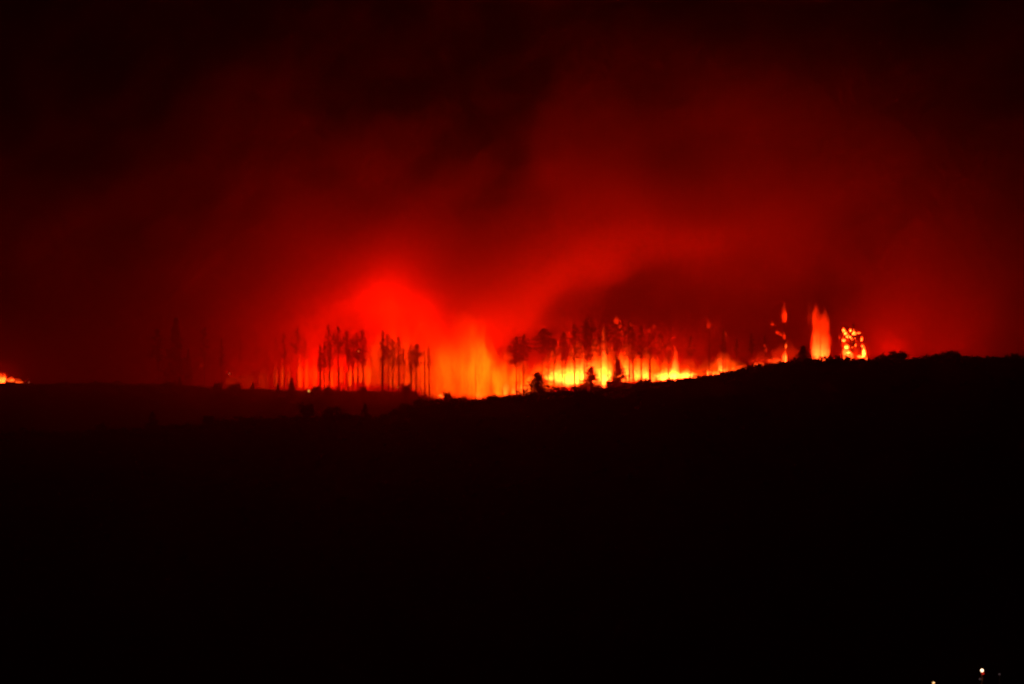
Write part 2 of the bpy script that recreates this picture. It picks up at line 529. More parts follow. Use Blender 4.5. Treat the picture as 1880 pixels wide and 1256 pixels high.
# ------------------------------------------------------------------ bushes one can pick out along the ridges
B = [
    # px, top, width px, Y, label
    (185, 776, 26, 765, 'round bush at the far left of the near slope, almost lost in the dark'),
    (385, 764, 26, 765, 'rounded bush on the near ridge right of the lowest bushy tree'),
    (565, 745, 40, 762, 'wide bush on the near ridge below the round spot fire'),
    (610, 749, 34, 764, 'pointed bush on the near ridge left of the small conical fir'),
    (640, 756, 28, 764, 'low bush touching the small conical fir on the near ridge'),
    (745, 741, 30, 762, 'low bush where the near ridge begins to climb'),
    (775, 732, 36, 764, 'rounded bush on the climbing near ridge under the orange glow'),
    (798, 736, 26, 775, 'dark mound bush left of the small flames at the ridge dip'),
    (822, 722, 22, 880, 'spiky small bush beside the little flame at the ridge dip'),
    (843, 730, 30, 862, 'twiggy bush at the foot of the broad orange glow'),
    (868, 731, 24, 780, 'small bush on the ridge under the lone thin dead stem'),
    (903, 725, 32, 775, 'rounded bush pair left one below the orange glow'),
    (928, 727, 30, 772, 'low bush left of the black bushy fir'),
    (959, 727, 18, 770, 'tiny bush between the low mounds and the black bushy fir'),
    (1030, 713, 40, 850, 'dark red wide bush right of the black bushy fir'),
    (1062, 710, 30, 852, 'leafy bush left of the shorter fir in the flames'),
    (1102, 702, 30, 850, 'leafy bush at the right foot of the shorter fir'),
    (1122, 698, 22, 850, 'bush between the feet of the two firs in the flames'),
    (1152, 700, 26, 800, 'small dark bush at the right foot of the taller fir'),
    (1180, 697, 30, 800, 'red lit bush under the last striped flames'),
    (1232, 695, 20, 775, 'tiny bush dark against the dome of yellow fire'),
    (1385, 669, 30, 772, 'bush on the step of the right ridge, left one'),
    (1421, 664, 34, 770, 'bush on the step of the right ridge, right one'),
    (1497, 659, 24, 770, 'low bush at the foot of the pillar of fire, right of the black cone'),
    (1617, 650, 34, 768, 'rounded bush right of the burning tree'),
    (1650, 646, 42, 768, 'largest rounded bush on the right ridge'),
    (1724, 650, 20, 768, 'small pointed bush left of the twin topped bush'),
    (1741, 645, 22, 768, 'left half of the twin topped bush on the right ridge'),
    (1752, 639, 20, 768, 'tallest spike of the twin topped bush on the right ridge'),
    (1793, 655, 26, 768, 'low flat bush between the twin topped bush and the right edge'),
    (1851, 650, 14, 768, 'small bush near the right edge of the ridge, left of a pair'),
    (1864, 649, 18, 768, 'small bush near the right edge of the ridge, right of a pair'),
    (398, 704, 22, 893, 'small dim bush on the far ridge under the short round-headed pine'),
    (430, 706, 30, 893, 'wide low dim bush on the far ridge right of the round-headed pine'),
    (305, 695, 34, 892, 'low spread bush on the far ridge at the left of the tiny spiky tree'),
    (579, 709, 22, 892, 'small bush on the far ridge just right of the round spot fire'),
    (605, 711, 24, 893, 'low bush at the foot of the dark crowded trunks'),
    (667, 711, 18, 893, 'little bush at the foot of the last crowded pine'),
    (746, 709, 26, 890, 'rounded bush on the far ridge below the leafy pair of pines'),
]
for i, (px, top, wpx, Y, label) in enumerate(B):
    x = (px - 940) * Y / F
    zb = gz(x, Y)
    H = max(1.4 if px > 700 else 1.9, ((628 - top) * Y / F - zb) * 1.1)
    wd = wpx * Y / F
    o = mesh_obj('bush', BUSHES[i % 6], loc=(x, Y, zb - .1))
    o.scale = (wd / 1.75, wd / 2.0, H / 1.05)
    o.rotation_euler = (0, 0, random.choice([0, math.pi]) + random.uniform(-.3, .3))
    tag(o, label, 'bush', 'bushes along the ridges')

# ------------------------------------------------------------------ uncountable scrub over the slopes
vs, fs = [], []
rng = random.Random(99)
for _ in range(5200):
    r = rng.random()
    if r < .42:
        Y = rng.gauss(Y1 - 2, 7)
    elif r < .72:
        Y = rng.gauss(Y2 - 1, 8)
    else:
        Y = rng.uniform(430, 900)
    px = rng.uniform(-60, 1940)
    x = (px - 940) * Y / F
    s = rng.uniform(.35, 1.0) ** 1.5 * 1.5 * (.4 + 1.1 * max(0, float(vnoise(x / 9 + 50, Y / 14 + 3)) + .35))
    c = Vector((x, Y, gz(x, Y) + s * .35))
    add_tuft(vs, fs, c, s, 9, .7, rng)
o = mesh_obj('scrub', mk('scrub', vs, fs, M_BUSH))
tag(o, 'low scrub and dry brush covering both ridges', kind='stuff')

# ------------------------------------------------------------------ fire


def tongue_mesh(seed, seg=12, rings=14, blunt=.5):
    """one closed lick of fire, unit height, unit half width"""
    rng = random.Random(seed + 400)
    vs, fs = [], []
    ph = [rng.uniform(0, 6.28) for _ in range(6)]
    for i in range(rings + 1):
        t = i / rings
        r = (math.sin(math.pi * min(1, t ** blunt)) ** .8) if 0 < t < 1 else 0.0
        if blunt > .9:
            r = (1 - t ** 5) * min(1, .75 + t) if 0 < t < 1 else 0.0
        cx = .22 * t * math.sin(2.2 * t + ph[0]) + .07 * math.sin(7 * t + ph[1]) * t
        cyy = .18 * t * math.sin(2.6 * t + ph[2])
        if i in (0, rings):
            vs.append(Vector((cx, cyy, t)))
            continue
        for s in range(seg):
            an = 2 * math.pi * s / seg
            rr = r * (1 + .22 * math.sin(3 * an + ph[3] + 5 * t) + .16 * math.sin(5 * an + ph[4] - 8 * t)) * (1 + .15 * math.sin(13 * t + ph[5]))
            vs.append(Vector((cx + rr * math.cos(an), cyy + rr * math.sin(an) * .8, t)))
    idx = lambda i, s: 1 + (i - 1) * seg + s % seg
    for s in range(seg):
        fs.append((0, idx(1, s + 1), idx(1, s)))
        fs.append((idx(rings - 1, s), idx(rings - 1, s + 1), len(vs) - 1))
    for i in range(1, rings - 1):
        for s in range(seg):
            fs.append((idx(i, s), idx(i, s + 1), idx(i + 1, s + 1), idx(i + 1, s)))
    return vs, fs


TONGUES = {}
for nm, mt in (('fire', M_FLAME), ('veil', M_VEIL), ('ember', M_EMBER)):
    TONGUES[nm] = [mk('flame', *tongue_mesh(s, blunt=(.45, .5, .6, .42, .55, 1.0)[s]), mt, True) for s in range(6)]


def lick(parent, px, bot, top, wpx, Y, strength=1.0, kind='fire', i=None, root=None):
    """one tongue of fire or soft body of added glow between two heights of the photograph, at its real place"""
    x = (px - 940) * Y / F
    z0 = (628 - bot) * Y / F
    z1 = (628 - top) * Y / F
    me = TONGUES[kind][i if i is not None else random.randrange(5)]
    base = Vector(parent.location)
    o = mesh_obj('flame_tongue', me, parent, (x - base.x, Y - base.y, z0 - base.z))
    wd = wpx * Y / F / 2
    o.scale = (wd, wd, z1 - z0)
    # thin fires are as bright to the eye as wide ones: give thinness its share of glow per metre
    o.color = (1, 1, 1, strength * 4.0 / max(wd, .35) * .5)
    return o


def firelight(parent, px, py, Y, power, radius=3.0, col=(1.0, .035, .0012)):
    ld = bpy.data.lights.new('fire_glow', 'POINT')
    ld.energy = power
    ld.color = col
    ld.shadow_soft_size = radius
    p = W(px, py, Y)
    o = bpy.data.objects.new('fire_glow', ld)
    COL.objects.link(o)
    o.parent = parent
    o.location = p - Vector(parent.location)
    return o


def fire(px, Y, label, name='wildfire_flames', group='flames along the fire line'):
    x = (px - 940) * Y / F
    o = empty(name, (x, Y, gz(x, Y)))
    tag(o, label, 'fire', group)
    return o


KW = 1000.0
LIGHTS = 1.0
HAZE = .0003
# --- the fire line, left to right
f = fire(4, 925, 'small yellow flames on the ridge at the left edge of the picture')
lick(f, 2, 706, 681, 10, 925, .9); lick(f, 8, 704, 683, 7, 925, .9); lick(f, 20, 702, 690, 16, 925, .35); lick(f, 33, 705, 692, 16, 925, .14)
firelight(f, 5, 690, 925, 7 * KW * LIGHTS, 1)

f = fire(605, 965, 'red fire glimpsed between the crowded dark trunks')
for px, b, t, wp, s in [(506, 712, 655, 9, .2), (518, 712, 650, 7, .22), (530, 712, 655, 8, .15), (551, 715, 640, 11, .45), (563, 715, 640, 12, .45), (577, 715, 640, 14, .4), (600, 715, 650, 26, .2), (612, 712, 655, 14, .5), (628, 705, 650, 10, .4), (642, 712, 655, 7, 1.1), (653, 705, 650, 8, .6), (662, 705, 650, 8, .6), (675, 712, 640, 16, .7)]:
    lick(f, px, b, t, wp, 965, s, 'veil')
firelight(f, 560, 690, 985, 10 * KW * LIGHTS, 6)
firelight(f, 640, 670, 955, 90 * KW * LIGHTS, 4)
firelight(f, 590, 695, 935, 140 * KW * LIGHTS, 4)  # lamp added forward of the fire to light smoke around the trunks

f = fire(440, 945, 'added dull red glow low behind the ridge near the small faint ember at the left')  # glow added to brighten the haze in the left valley
for px, b, t, wp, s in [(425, 716, 672, 26, .03), (455, 716, 665, 30, .03), (485, 718, 655, 24, .04)]:
    lick(f, px, b, t, wp, 955, s, 'veil')
firelight(f, 440, 688, 935, 9 * KW * LIGHTS, 4)

f = fire(715, 990, 'broad orange fire glowing behind the bare stemmed pines')
for px, b, t, wp, s in [(690, 712, 600, 60, .3), (725, 715, 535, 90, .6), (765, 720, 560, 80, .55), (800, 728, 570, 80, .6)]:
    lick(f, px, b, t, wp, 985, s, 'veil')
firelight(f, 700, 575, 985, 310 * KW * LIGHTS, 8)
firelight(f, 775, 610, 1000, 540 * KW * LIGHTS, 8)
firelight(f, 740, 690, 935, 16 * KW * LIGHTS, 4)  # extra forward lamp, so lit smoke washes over the stems

f = fire(870, 985, 'largest orange fire glow filling the gap in the trees')
for px, b, t, wp, s in [(845, 735, 545, 95, 1.4), (872, 738, 565, 70, 1.5), (893, 735, 600, 80, 1.8), (925, 732, 635, 60, 2.0), (805, 735, 580, 90, .9), (960, 728, 650, 60, 1.6), (990, 722, 655, 60, 1.4)]:
    lick(f, px, b, t, wp, 980, s, 'veil')
firelight(f, 850, 640, 990, 50 * KW * LIGHTS, 8)
firelight(f, 905, 690, 980, 4 * KW * LIGHTS, 6)

f = fire(815, 905, 'tiny orange flame at the dip between the two ridges')
lick(f, 812, 730, 719, 14, 905, .35)

f = fire(930, 950, 'low yellow licks around the foot of the three wide headed pines')
for px, b, t, wp, s in [(880, 735, 712, 14, .3), (928, 728, 690, 12, .5), (944, 726, 697, 10, .5), (957, 724, 696, 14, .5), (968, 722, 690, 14, .6), (984, 712, 668, 30, .3)]:
    lick(f, px, b, t, wp, 948, s)
firelight(f, 985, 690, 930, 5 * KW * LIGHTS, 2)  # added front lamp that reddens the smoke before the dark crowns

f = fire(1040, 950, 'brightest bank of yellow flame behind the pine stems')
for px, b, t, wp, s in [(1020, 712, 630, 60, 1.5), (1060, 712, 618, 60, 1.4)]:
    lick(f, px, b, t, wp, 962, s, 'veil')
for px, b, t, wp, s in [(1010, 708, 655, 26, .5), (1030, 712, 645, 30, .7), (1043, 712, 650, 30, 1.1), (1058, 712, 640, 26, 1.1), (1022, 700, 668, 44, 1.0), (1050, 707, 655, 62, 1.8), (1035, 704, 676, 60, 1.3)]:
    lick(f, px, b, t, wp, 950, s)
firelight(f, 1050, 640, 985, 2 * KW * LIGHTS, 3)  # lamp added behind the bank to brighten red smoke above the crowns

f = fire(1085, 950, 'tall yellow and orange flames between the two firs')
for px, b, t, wp, s in [(1095, 712, 615, 60, 1.4), (1120, 708, 622, 50, 1.2)]:
    lick(f, px, b, t, wp, 962, s, 'veil')
for px, b, t, wp, s in [(1072, 708, 628, 22, .9), (1090, 706, 632, 22, .8), (1107, 716, 618, 18, .9), (1115, 706, 640, 26, 1.1), (1104, 714, 648, 44, 1.7), (1078, 707, 652, 44, 1.3), (1108, 664, 588, 12, .12)]:
    lick(f, px, b, t, wp, 950, s)
firelight(f, 1095, 668, 935, 6 * KW * LIGHTS, 3)  # extra lamp ahead of the flames, lights the smoke before the trees

f = fire(1150, 945, 'striped yellow flames right of the taller ragged fir')
for px, b, t, wp, s in [(1150, 706, 618, 50, 1.4), (1180, 704, 630, 50, 1.1), (1205, 702, 645, 40, .8)]:
    lick(f, px, b, t, wp, 958, s, 'veil')
for px, b, t, wp, s in [(1140, 705, 638, 20, .9), (1152, 704, 636, 18, .8), (1160, 704, 640, 14, .7), (1171, 702, 650, 14, 1.0), (1184, 700, 652, 18, 1.0), (1190, 700, 668, 10, .9), (1153, 700, 655, 34, .7)]:
    lick(f, px, b, t, wp, 945, s)
firelight(f, 1165, 665, 930, 3 * KW * LIGHTS, 2)  # added forward lamp for the smoke in front of these pines

f = fire(1230, 940, 'dome of yellow fire with a spire at its right side')
for px, b, t, wp, s in [(1230, 700, 645, 50, .6), (1262, 698, 652, 50, .5)]:
    lick(f, px, b, t, wp, 950, s, 'veil')
for px, b, t, wp, s in [(1200, 702, 672, 12, .6), (1218, 700, 676, 22, 1.2), (1228, 699, 670, 24, 1.3), (1238, 699, 652, 18, 1.2), (1240, 690, 628, 12, .25), (1228, 700, 668, 46, 1.8), (1262, 698, 674, 36, 1.4), (1253, 698, 678, 16, 1.2), (1263, 697, 672, 18, 1.2), (1272, 696, 680, 22, .5)]:
    lick(f, px, b, t, wp, 940, s)
firelight(f, 1238, 684, 945, 1 * KW * LIGHTS, 2)

f = fire(1318, 935, 'three short yellow flames on the slope of the right ridge')
for px, b, t, wp, s in [(1300, 694, 652, 40, .22), (1325, 692, 640, 50, .4), (1352, 688, 655, 44, .25)]:
    lick(f, px, b, t, wp, 945, s, 'veil')
for px, b, t, wp, s in [(1290, 694, 684, 14, .3), (1301, 692, 672, 8, .9), (1311, 692, 676, 10, .6), (1323, 692, 660, 14, 1.1), (1333, 690, 668, 11, .7), (1347, 686, 668, 9, .5), (1325, 680, 640, 22, .06)]:
    lick(f, px, b, t, wp, 935, s)
firelight(f, 1322, 676, 940, 2 * KW * LIGHTS, 1.5)

f = fire(1394, 925, 'low red flames running along the right ridge before the torching trees')
for px, b, t, wp, s in [(1362, 684, 664, 24, .06), (1388, 674, 664, 10, .3), (1396, 672, 662, 14, .22), (1425, 668, 650, 30, .07)]:
    lick(f, px, b, t, wp, 925, s)
for px, b, t, wp, s in [(1400, 676, 640, 50, .1), (1440, 670, 620, 60, .09), (1472, 668, 640, 40, .05)]:  # wide dim tongues put in as a red glow band along the ridge
    lick(f, px, b, t, wp, 935, s * 1.2, 'ember')
firelight(f, 1420, 655, 935, 1 * KW * LIGHTS, 3)


# --- trees alight
def burning(px, top, Y, label, kind='snag', idx=0, width=.7, trunk_w=1.0):
    return tree('burning_tree', px, top, Y, kind, idx, label, 'tree', 'trees alight on the right ridge', width=width, trunk_w=trunk_w)


def tl(t, px, b, tp, wp, Y, s, kind='fire', i=None):
    rz = t.rotation_euler.z
    o = lick(t, px, b, tp, wp, Y, s, kind, i)
    o.location = Matrix.Rotation(-rz, 4, 'Z') @ o.location
    o.rotation_euler.z = -rz
    return o


t = burning(1440, 560, 920, 'burning tree with a long red flame on top and an orange one at its foot', idx=1, trunk_w=.8)
for a in [(1440, 594, 552, 11, .22), (1441, 590, 566, 8, .2), (1440, 624, 606, 5, .35), (1443, 640, 626, 4, .16), (1441, 666, 636, 9, .5), (1427, 614, 604, 8, .16), (1433, 617, 608, 6, .16), (1418, 598, 590, 7, .2)]:
    tl(t, *a[:4], 920, a[4], 'ember' if a[1] < 630 else 'fire', 0)
firelight(t, 1441, 655, 922, 1 * KW * LIGHTS, 1.5).location = Vector((0, 0, 5))

t = burning(1405, 615, 925, 'dim tree with small embers low on its crown left of the long red flame', 'pine', 4, .8)
for a in [(1404, 638, 630, 5, .14), (1406, 646, 636, 5, .2)]:
    tl(t, *a[:4], 925, a[4], 'ember')

t = burning(1506, 570, 915, 'tree wrapped in a tall pillar of orange and red fire', idx=2, trunk_w=1.0)
for a in [(1497, 663, 552, 20, .26, 5, 'ember'), (1513, 663, 562, 20, .30, 5, 'ember'), (1505, 663, 572, 34, .18, 5, 'ember'), (1497, 664, 596, 15, .20, 5, 'fire'), (1513, 664, 606, 17, .26, 5, 'fire'), (1505, 664, 590, 12, .12, 3, 'fire'), (1505, 664, 580, 14, .2, 5, 'ember'), (1506, 664, 622, 26, .14, 5, 'fire'), (1506, 664, 644, 12, .3, 1, 'fire'), (1496, 662, 600, 9, .09, 5, 'fire'), (1486, 600, 548, 9, .03, 5, 'ember'), (1516, 640, 590, 9, .10, 5, 'ember'), (1494, 600, 565, 8, .08, 5, 'ember')]:
    tl(t, *a[:4], 915, a[4], a[6], a[5])
firelight(t, 1506, 640, 915, 1 * KW * LIGHTS, 3).location = Vector((0, -1, 8))

t = burning(1568, 594, 915, 'bright burning tree speckled with yellow fire along its branches', 'pine', 2, .9, 1.2)
spk = random.Random(4)
SPECKS = [(1549, 610, 599, 5, 1.0), (1552, 615, 606, 6, 1.2), (1555, 621, 612, 4, .8), (1549, 628, 619, 7, .8), (1554, 641, 630, 9, 1.6), (1558, 650, 640, 7, 1.2),
          (1586, 652, 632, 6, 1.6), (1583, 661, 648, 8, 1.4), (1577, 657, 649, 7, .9), (1576, 613, 607, 7, .35), (1582, 626, 614, 4, .5), (1541, 623, 612, 5, .18)]
for q in range(46):
    v_ = spk.random()
    py_ = 603 + 56 * v_ ** .8
    half = 9 + 18 * v_
    px_ = 1564 + v_ * 3 + spk.gauss(0, .5) * half
    px_ = min(max(px_, 1540), 1591)
    hgt_ = spk.uniform(2.5, 9)
    SPECKS.append((px_, py_ + hgt_ / 2, py_ - hgt_ / 2, spk.uniform(1.8, 5.5), min(1.3, math.exp(spk.gauss(-1.3, .7)))))
for q in range(9):
    px_ = 1546 + q * 5.2
    SPECKS.append((px_, 662, spk.uniform(612, 640), spk.uniform(8, 15), .05))  # wide dim tongues added as glow about the foot of the tree
SPECKS += [(1553, 662, 622, 11, .5), (1586, 657, 628, 7, .8), (1560, 662, 640, 16, .45), (1571, 662, 636, 9, .25), (1548, 640, 606, 6, .3)]
for a in SPECKS:
    tl(t, *a[:4], 913 + spk.uniform(-1, 3), a[4], 'fire' if a[4] > .3 else 'ember')
firelight(t, 1566, 635, 915, 2 * KW * LIGHTS, 3).location = Vector((0, 0, 7))
f = fire(1640, 970, 'unseen red fire added just behind the right ridge beyond the speckled tree')  # unseen fire added to carry the lamp that lights the right smoke
for px, b, tp_, wp, st in [(1615, 668, 648, 20, .05), (1640, 668, 646, 26, .06), (1668, 668, 650, 24, .05)]:
    lick(f, px, b, tp_, wp, 970, st, 'veil')
firelight(f, 1640, 640, 970, 45 * KW * LIGHTS, 5)
firelight(f, 1380, 664, 1090, 2 * KW * LIGHTS, 8)  # flameless lamp added far behind to light the upper right smoke
f = fire(1750, 1000, 'unseen dull red fire added behind the twin topped bush on the right ridge')  # hidden fire put in for its lamp, reddening the far right smoke
lick(f, 1750, 668, 650, 26, 1000, .03, 'veil')
firelight(f, 1750, 645, 1000, 54 * KW * LIGHTS, 6)

for px, top, fl, lab in [
    (1302, 588, [(1301, 604, 584, 7, .10)], 'dim tree with one slanting red flame at its tip above the three short yellow flames'),
    (1332, 596, [(1331, 619, 606, 9, .08), (1333, 628, 620, 6, .04)], 'dim tree with a small round red fire in its crown above the three short flames'),
    (1132, 578, [(1132, 596, 576, 11, .16), (1138, 604, 592, 8, .08), (1143, 616, 602, 7, .08)], 'tree with a red flame leaping from its crown over the taller ragged fir'),
    (1160, 590, [(1159, 600, 592, 7, .07)], 'dim tree with a faint ember near its tip right of the taller ragged fir'),
    (1192, 592, [(1192, 611, 602, 6, .12), (1201, 603, 594, 7, .08)], 'dim tree with two small red embers side by side in its crown'),
    (1227, 620, [(1227, 643, 631, 11, .12), (1216, 637, 630, 6, .05)], 'dim tree with a red patch of fire over the left of the yellow dome'),
    (369, 655, [(369, 674, 667, 4, .10)], 'dim leafless tree with one faint ember in the smoke at the left'),
]:
    Y = 918
    t = tree('smouldering_tree', px, top, Y, 'snag', int(px) % 3, lab, 'tree', 'trees with small fires in their crowns', trunk_w=.8)
    for a in fl:
        tl(t, *a[:4], Y, a[4], 'ember')


# --- loose sparks and spot fires
def ember(px, py, r_px, Y, mat, label, cat='ember'):
    bm = bmesh.new()
    bmesh.ops.create_icosphere(bm, subdivisions=2, radius=1)
    rr = random.Random(px)
    for v in bm.verts:
        v.co *= 1 + rr.uniform(-.18, .18)
    me = bpy.data.meshes.new('ember'); bm.to_mesh(me); bm.free()
    me.materials.append(mat)
    o = mesh_obj('spot_fire', me, loc=W(px, py, Y))
    s = r_px * Y / F
    o.scale = (s, s, s * 1.1)
    tag(o, label, cat, 'sparks and spot fires')
    return o


ember(567, 718, 2.2, 888, M_SPARK, 'small round yellow white spot fire alone on the far ridge', 'spot fire')
ember(421, 686, 2.0, 912, M_SPARKRED, 'faint red ember floating in the haze left of the thin glowing trunks')
ember(658, 645, 1.4, 905, M_SPARKDIM, 'tiny pale ember high among the crowded dark trunks')
ember(731, 711, 1.4, 898, M_SPARKDIM, 'tiny pale spark at the foot of the five stems against the orange')
ember(1157, 708, 1.5, 790, M_SPARKDIM, 'tiny pale spark on the ridge below the striped flames')
ember(53, 702, 1.8, 895, M_SPARKRED, 'small red ember on the ridge right of the flames at the left edge')
ember(10, 699, 1.3, 893, M_SPARKRED, 'small pink ember under the flames at the left edge')
ember(1388, 667, 1.2, 800, M_SPARKRED, 'tiny red ember on the step of the right ridge')

# ------------------------------------------------------------------ lamps in the valley, lower right


def lamp(px, py, r_px, Y, mat, label, power, red=False):
    c = W(px, py, Y)
    zb = gz(c.x, Y)
    hgt = 4.6
    yy = Y
    o = empty('street_lamp', (c.x, yy, c.z - hgt))
    tag(o, label, 'lamp', 'lamps in the dark valley')
    v, fc = [], []
    add_limb(v, fc, [Vector((0, 0, min(-.3, zb - (c.z - hgt) - .3))), Vector((0, 0, 2)), Vector((0, 0, hgt - .25))], [.09, .07, .05], 8)
    mesh_obj('pole', mk('pole', v, fc, M_METAL, True), o)
    v, fc = [], []
    add_limb(v, fc, [Vector((0, 0, hgt - .25)), Vector((0, 0, hgt - .2)), Vector((0, 0, hgt - .12))], [.07, .14, .16], 10)
    mesh_obj('lamp_collar', mk('lamp_collar', v, fc, M_METAL, True), o)
    bm = bmesh.new()
    bmesh.ops.create_uvsphere(bm, u_segments=16, v_segments=10, radius=1)
    me = bpy.data.meshes.new('globe'); bm.to_mesh(me); bm.free()
    me.materials.append(mat)
    g = mesh_obj('globe', me, o, (0, 0, hgt))
    s = r_px * Y / F
    g.scale = (s, s, s)
    if red:  # reflected red glow below the lamp, added as a glowing ball
        me2 = me.copy(); me2.materials.clear(); me2.materials.append(M_REDGLOW)
        r_ = mesh_obj('red_glow_spot', me2, o, (.10, -.2, hgt - .48))
        r_.scale = (.26, .2, .2)
    if power:
        ld = bpy.data.lights.new('lamp_light', 'POINT'); ld.energy = power
        ld.color = (1, .3, .12); ld.shadow_soft_size = s
        lo = bpy.data.objects.new('lamp_light', ld); COL.objects.link(lo)
        lo.parent = o; lo.location = (0, -s * 1.4, hgt - s)
    return o


lamp(1803, 1231, 3.0, 395, M_LAMP, 'bright white lamp with an added red glow under it in the black valley', 60, True)
lamp(1714, 1254, 2.3, 392, M_LAMP2, 'amber lamp cut by the bottom edge of the picture', 20)
lamp(1835, 1238, 1.9, 398, M_LAMPDIM, 'dim violet grey lamp right of the bright white one', 0)
lamp(1799, 1247, 1.9, 392, M_LAMPDIM, 'dim lamp just below the bright white one', 0)


# ------------------------------------------------------------------ smoke
# broad bank + billows; the density is laid out once on a grid by geometry nodes
SMOKE_MIN = (-420.0, 540.0, -58.0)
SMOKE_MAX = (420.0, 1330.0, 250.0)
BILLOWS = [
    # px, py, Y, sx, sy, sz (m), density (a minus clears the air)
    (725, 500, 988, 20, 30, 15, .05),
    (660, 510, 985, 22, 34, 14, .03),
    (590, 600, 975, 26, 30, 14, .012),
    (790, 560, 1000, 14, 28, 9, .045),
    (700, 580, 995, 18, 30, 10, .02),
    (855, 555, 985, 14, 24, 10, .07),
    (640, 430, 1010, 26, 40, 18, .012),
    (580, 560, 1000, 30, 40, 16, .010),
    (1110, 395, 980, 13, 30, 10, .060),
    (1060, 440, 1000, 16, 30, 10, .022),
    (980, 505, 1000, 18, 30, 8, .022),
    (1300, 430, 1020, 26, 40, 26, .022),
    (1500, 300, 1030, 26, 50, 20, .030),
    (1400, 250, 1040, 30, 50, 20, .012),
    (1450, 400, 1020, 22, 40, 18, .024),
    (1380, 470, 1000, 14, 30, 9, .03),
    (1190, 300, 1030, 22, 40, 14, .02),
    (1600, 420, 1020, 18, 40, 14, .016),
    (1250, 300, 1050, 36, 50, 22, .010),
    (1670, 600, 990, 26, 40, 10, .030),
    (1745, 480, 995, 16, 40, 16, .045),
    (1500, 190, 1060, 50, 60, 34, .004),
    (1000, 170, 1020, 40, 90, 24, -.003),
    (960, 555, 950, 13, 12, 6, .03),
    (880, 500, 955, 13, 14, 7, .03),
    (840, 455, 960, 14, 14, 8, .018),
    (1140, 575, 940, 24, 40, 6, -.008),
    (1230, 575, 940, 34, 40, 12, -.014),
    (1350, 580, 935, 34, 40, 12, -.012),
    (620, 680, 905, 28, 14, 10, .013),
    (400, 665, 900, 55, 16, 13, .004),
    (735, 690, 905, 24, 14, 10, .022),
    (985, 660, 905, 14, 12, 9, .014),
    (1085, 655, 908, 22, 12, 9, .018),
    (1165, 640, 908, 16, 12, 9, .014),
        (150, 120, 1020, 80, 90, 42, -.006),
    (560, 80, 1020, 60, 90, 34, -.005),
    (860, 492, 990, 14, 60, 10, -.014),
    (815, 390, 1000, 24, 60, 16, -.005),
    (905, 545, 985, 8, 50, 9, -.012),
    (1230, 370, 1000, 10, 60, 20, -.008),
    (1530, 500, 1000, 16, 60, 14, -.014),
    (1200, 480, 1000, 20, 60, 10, -.008),
    (850, 180, 1020, 40, 80, 24, -.006),
]


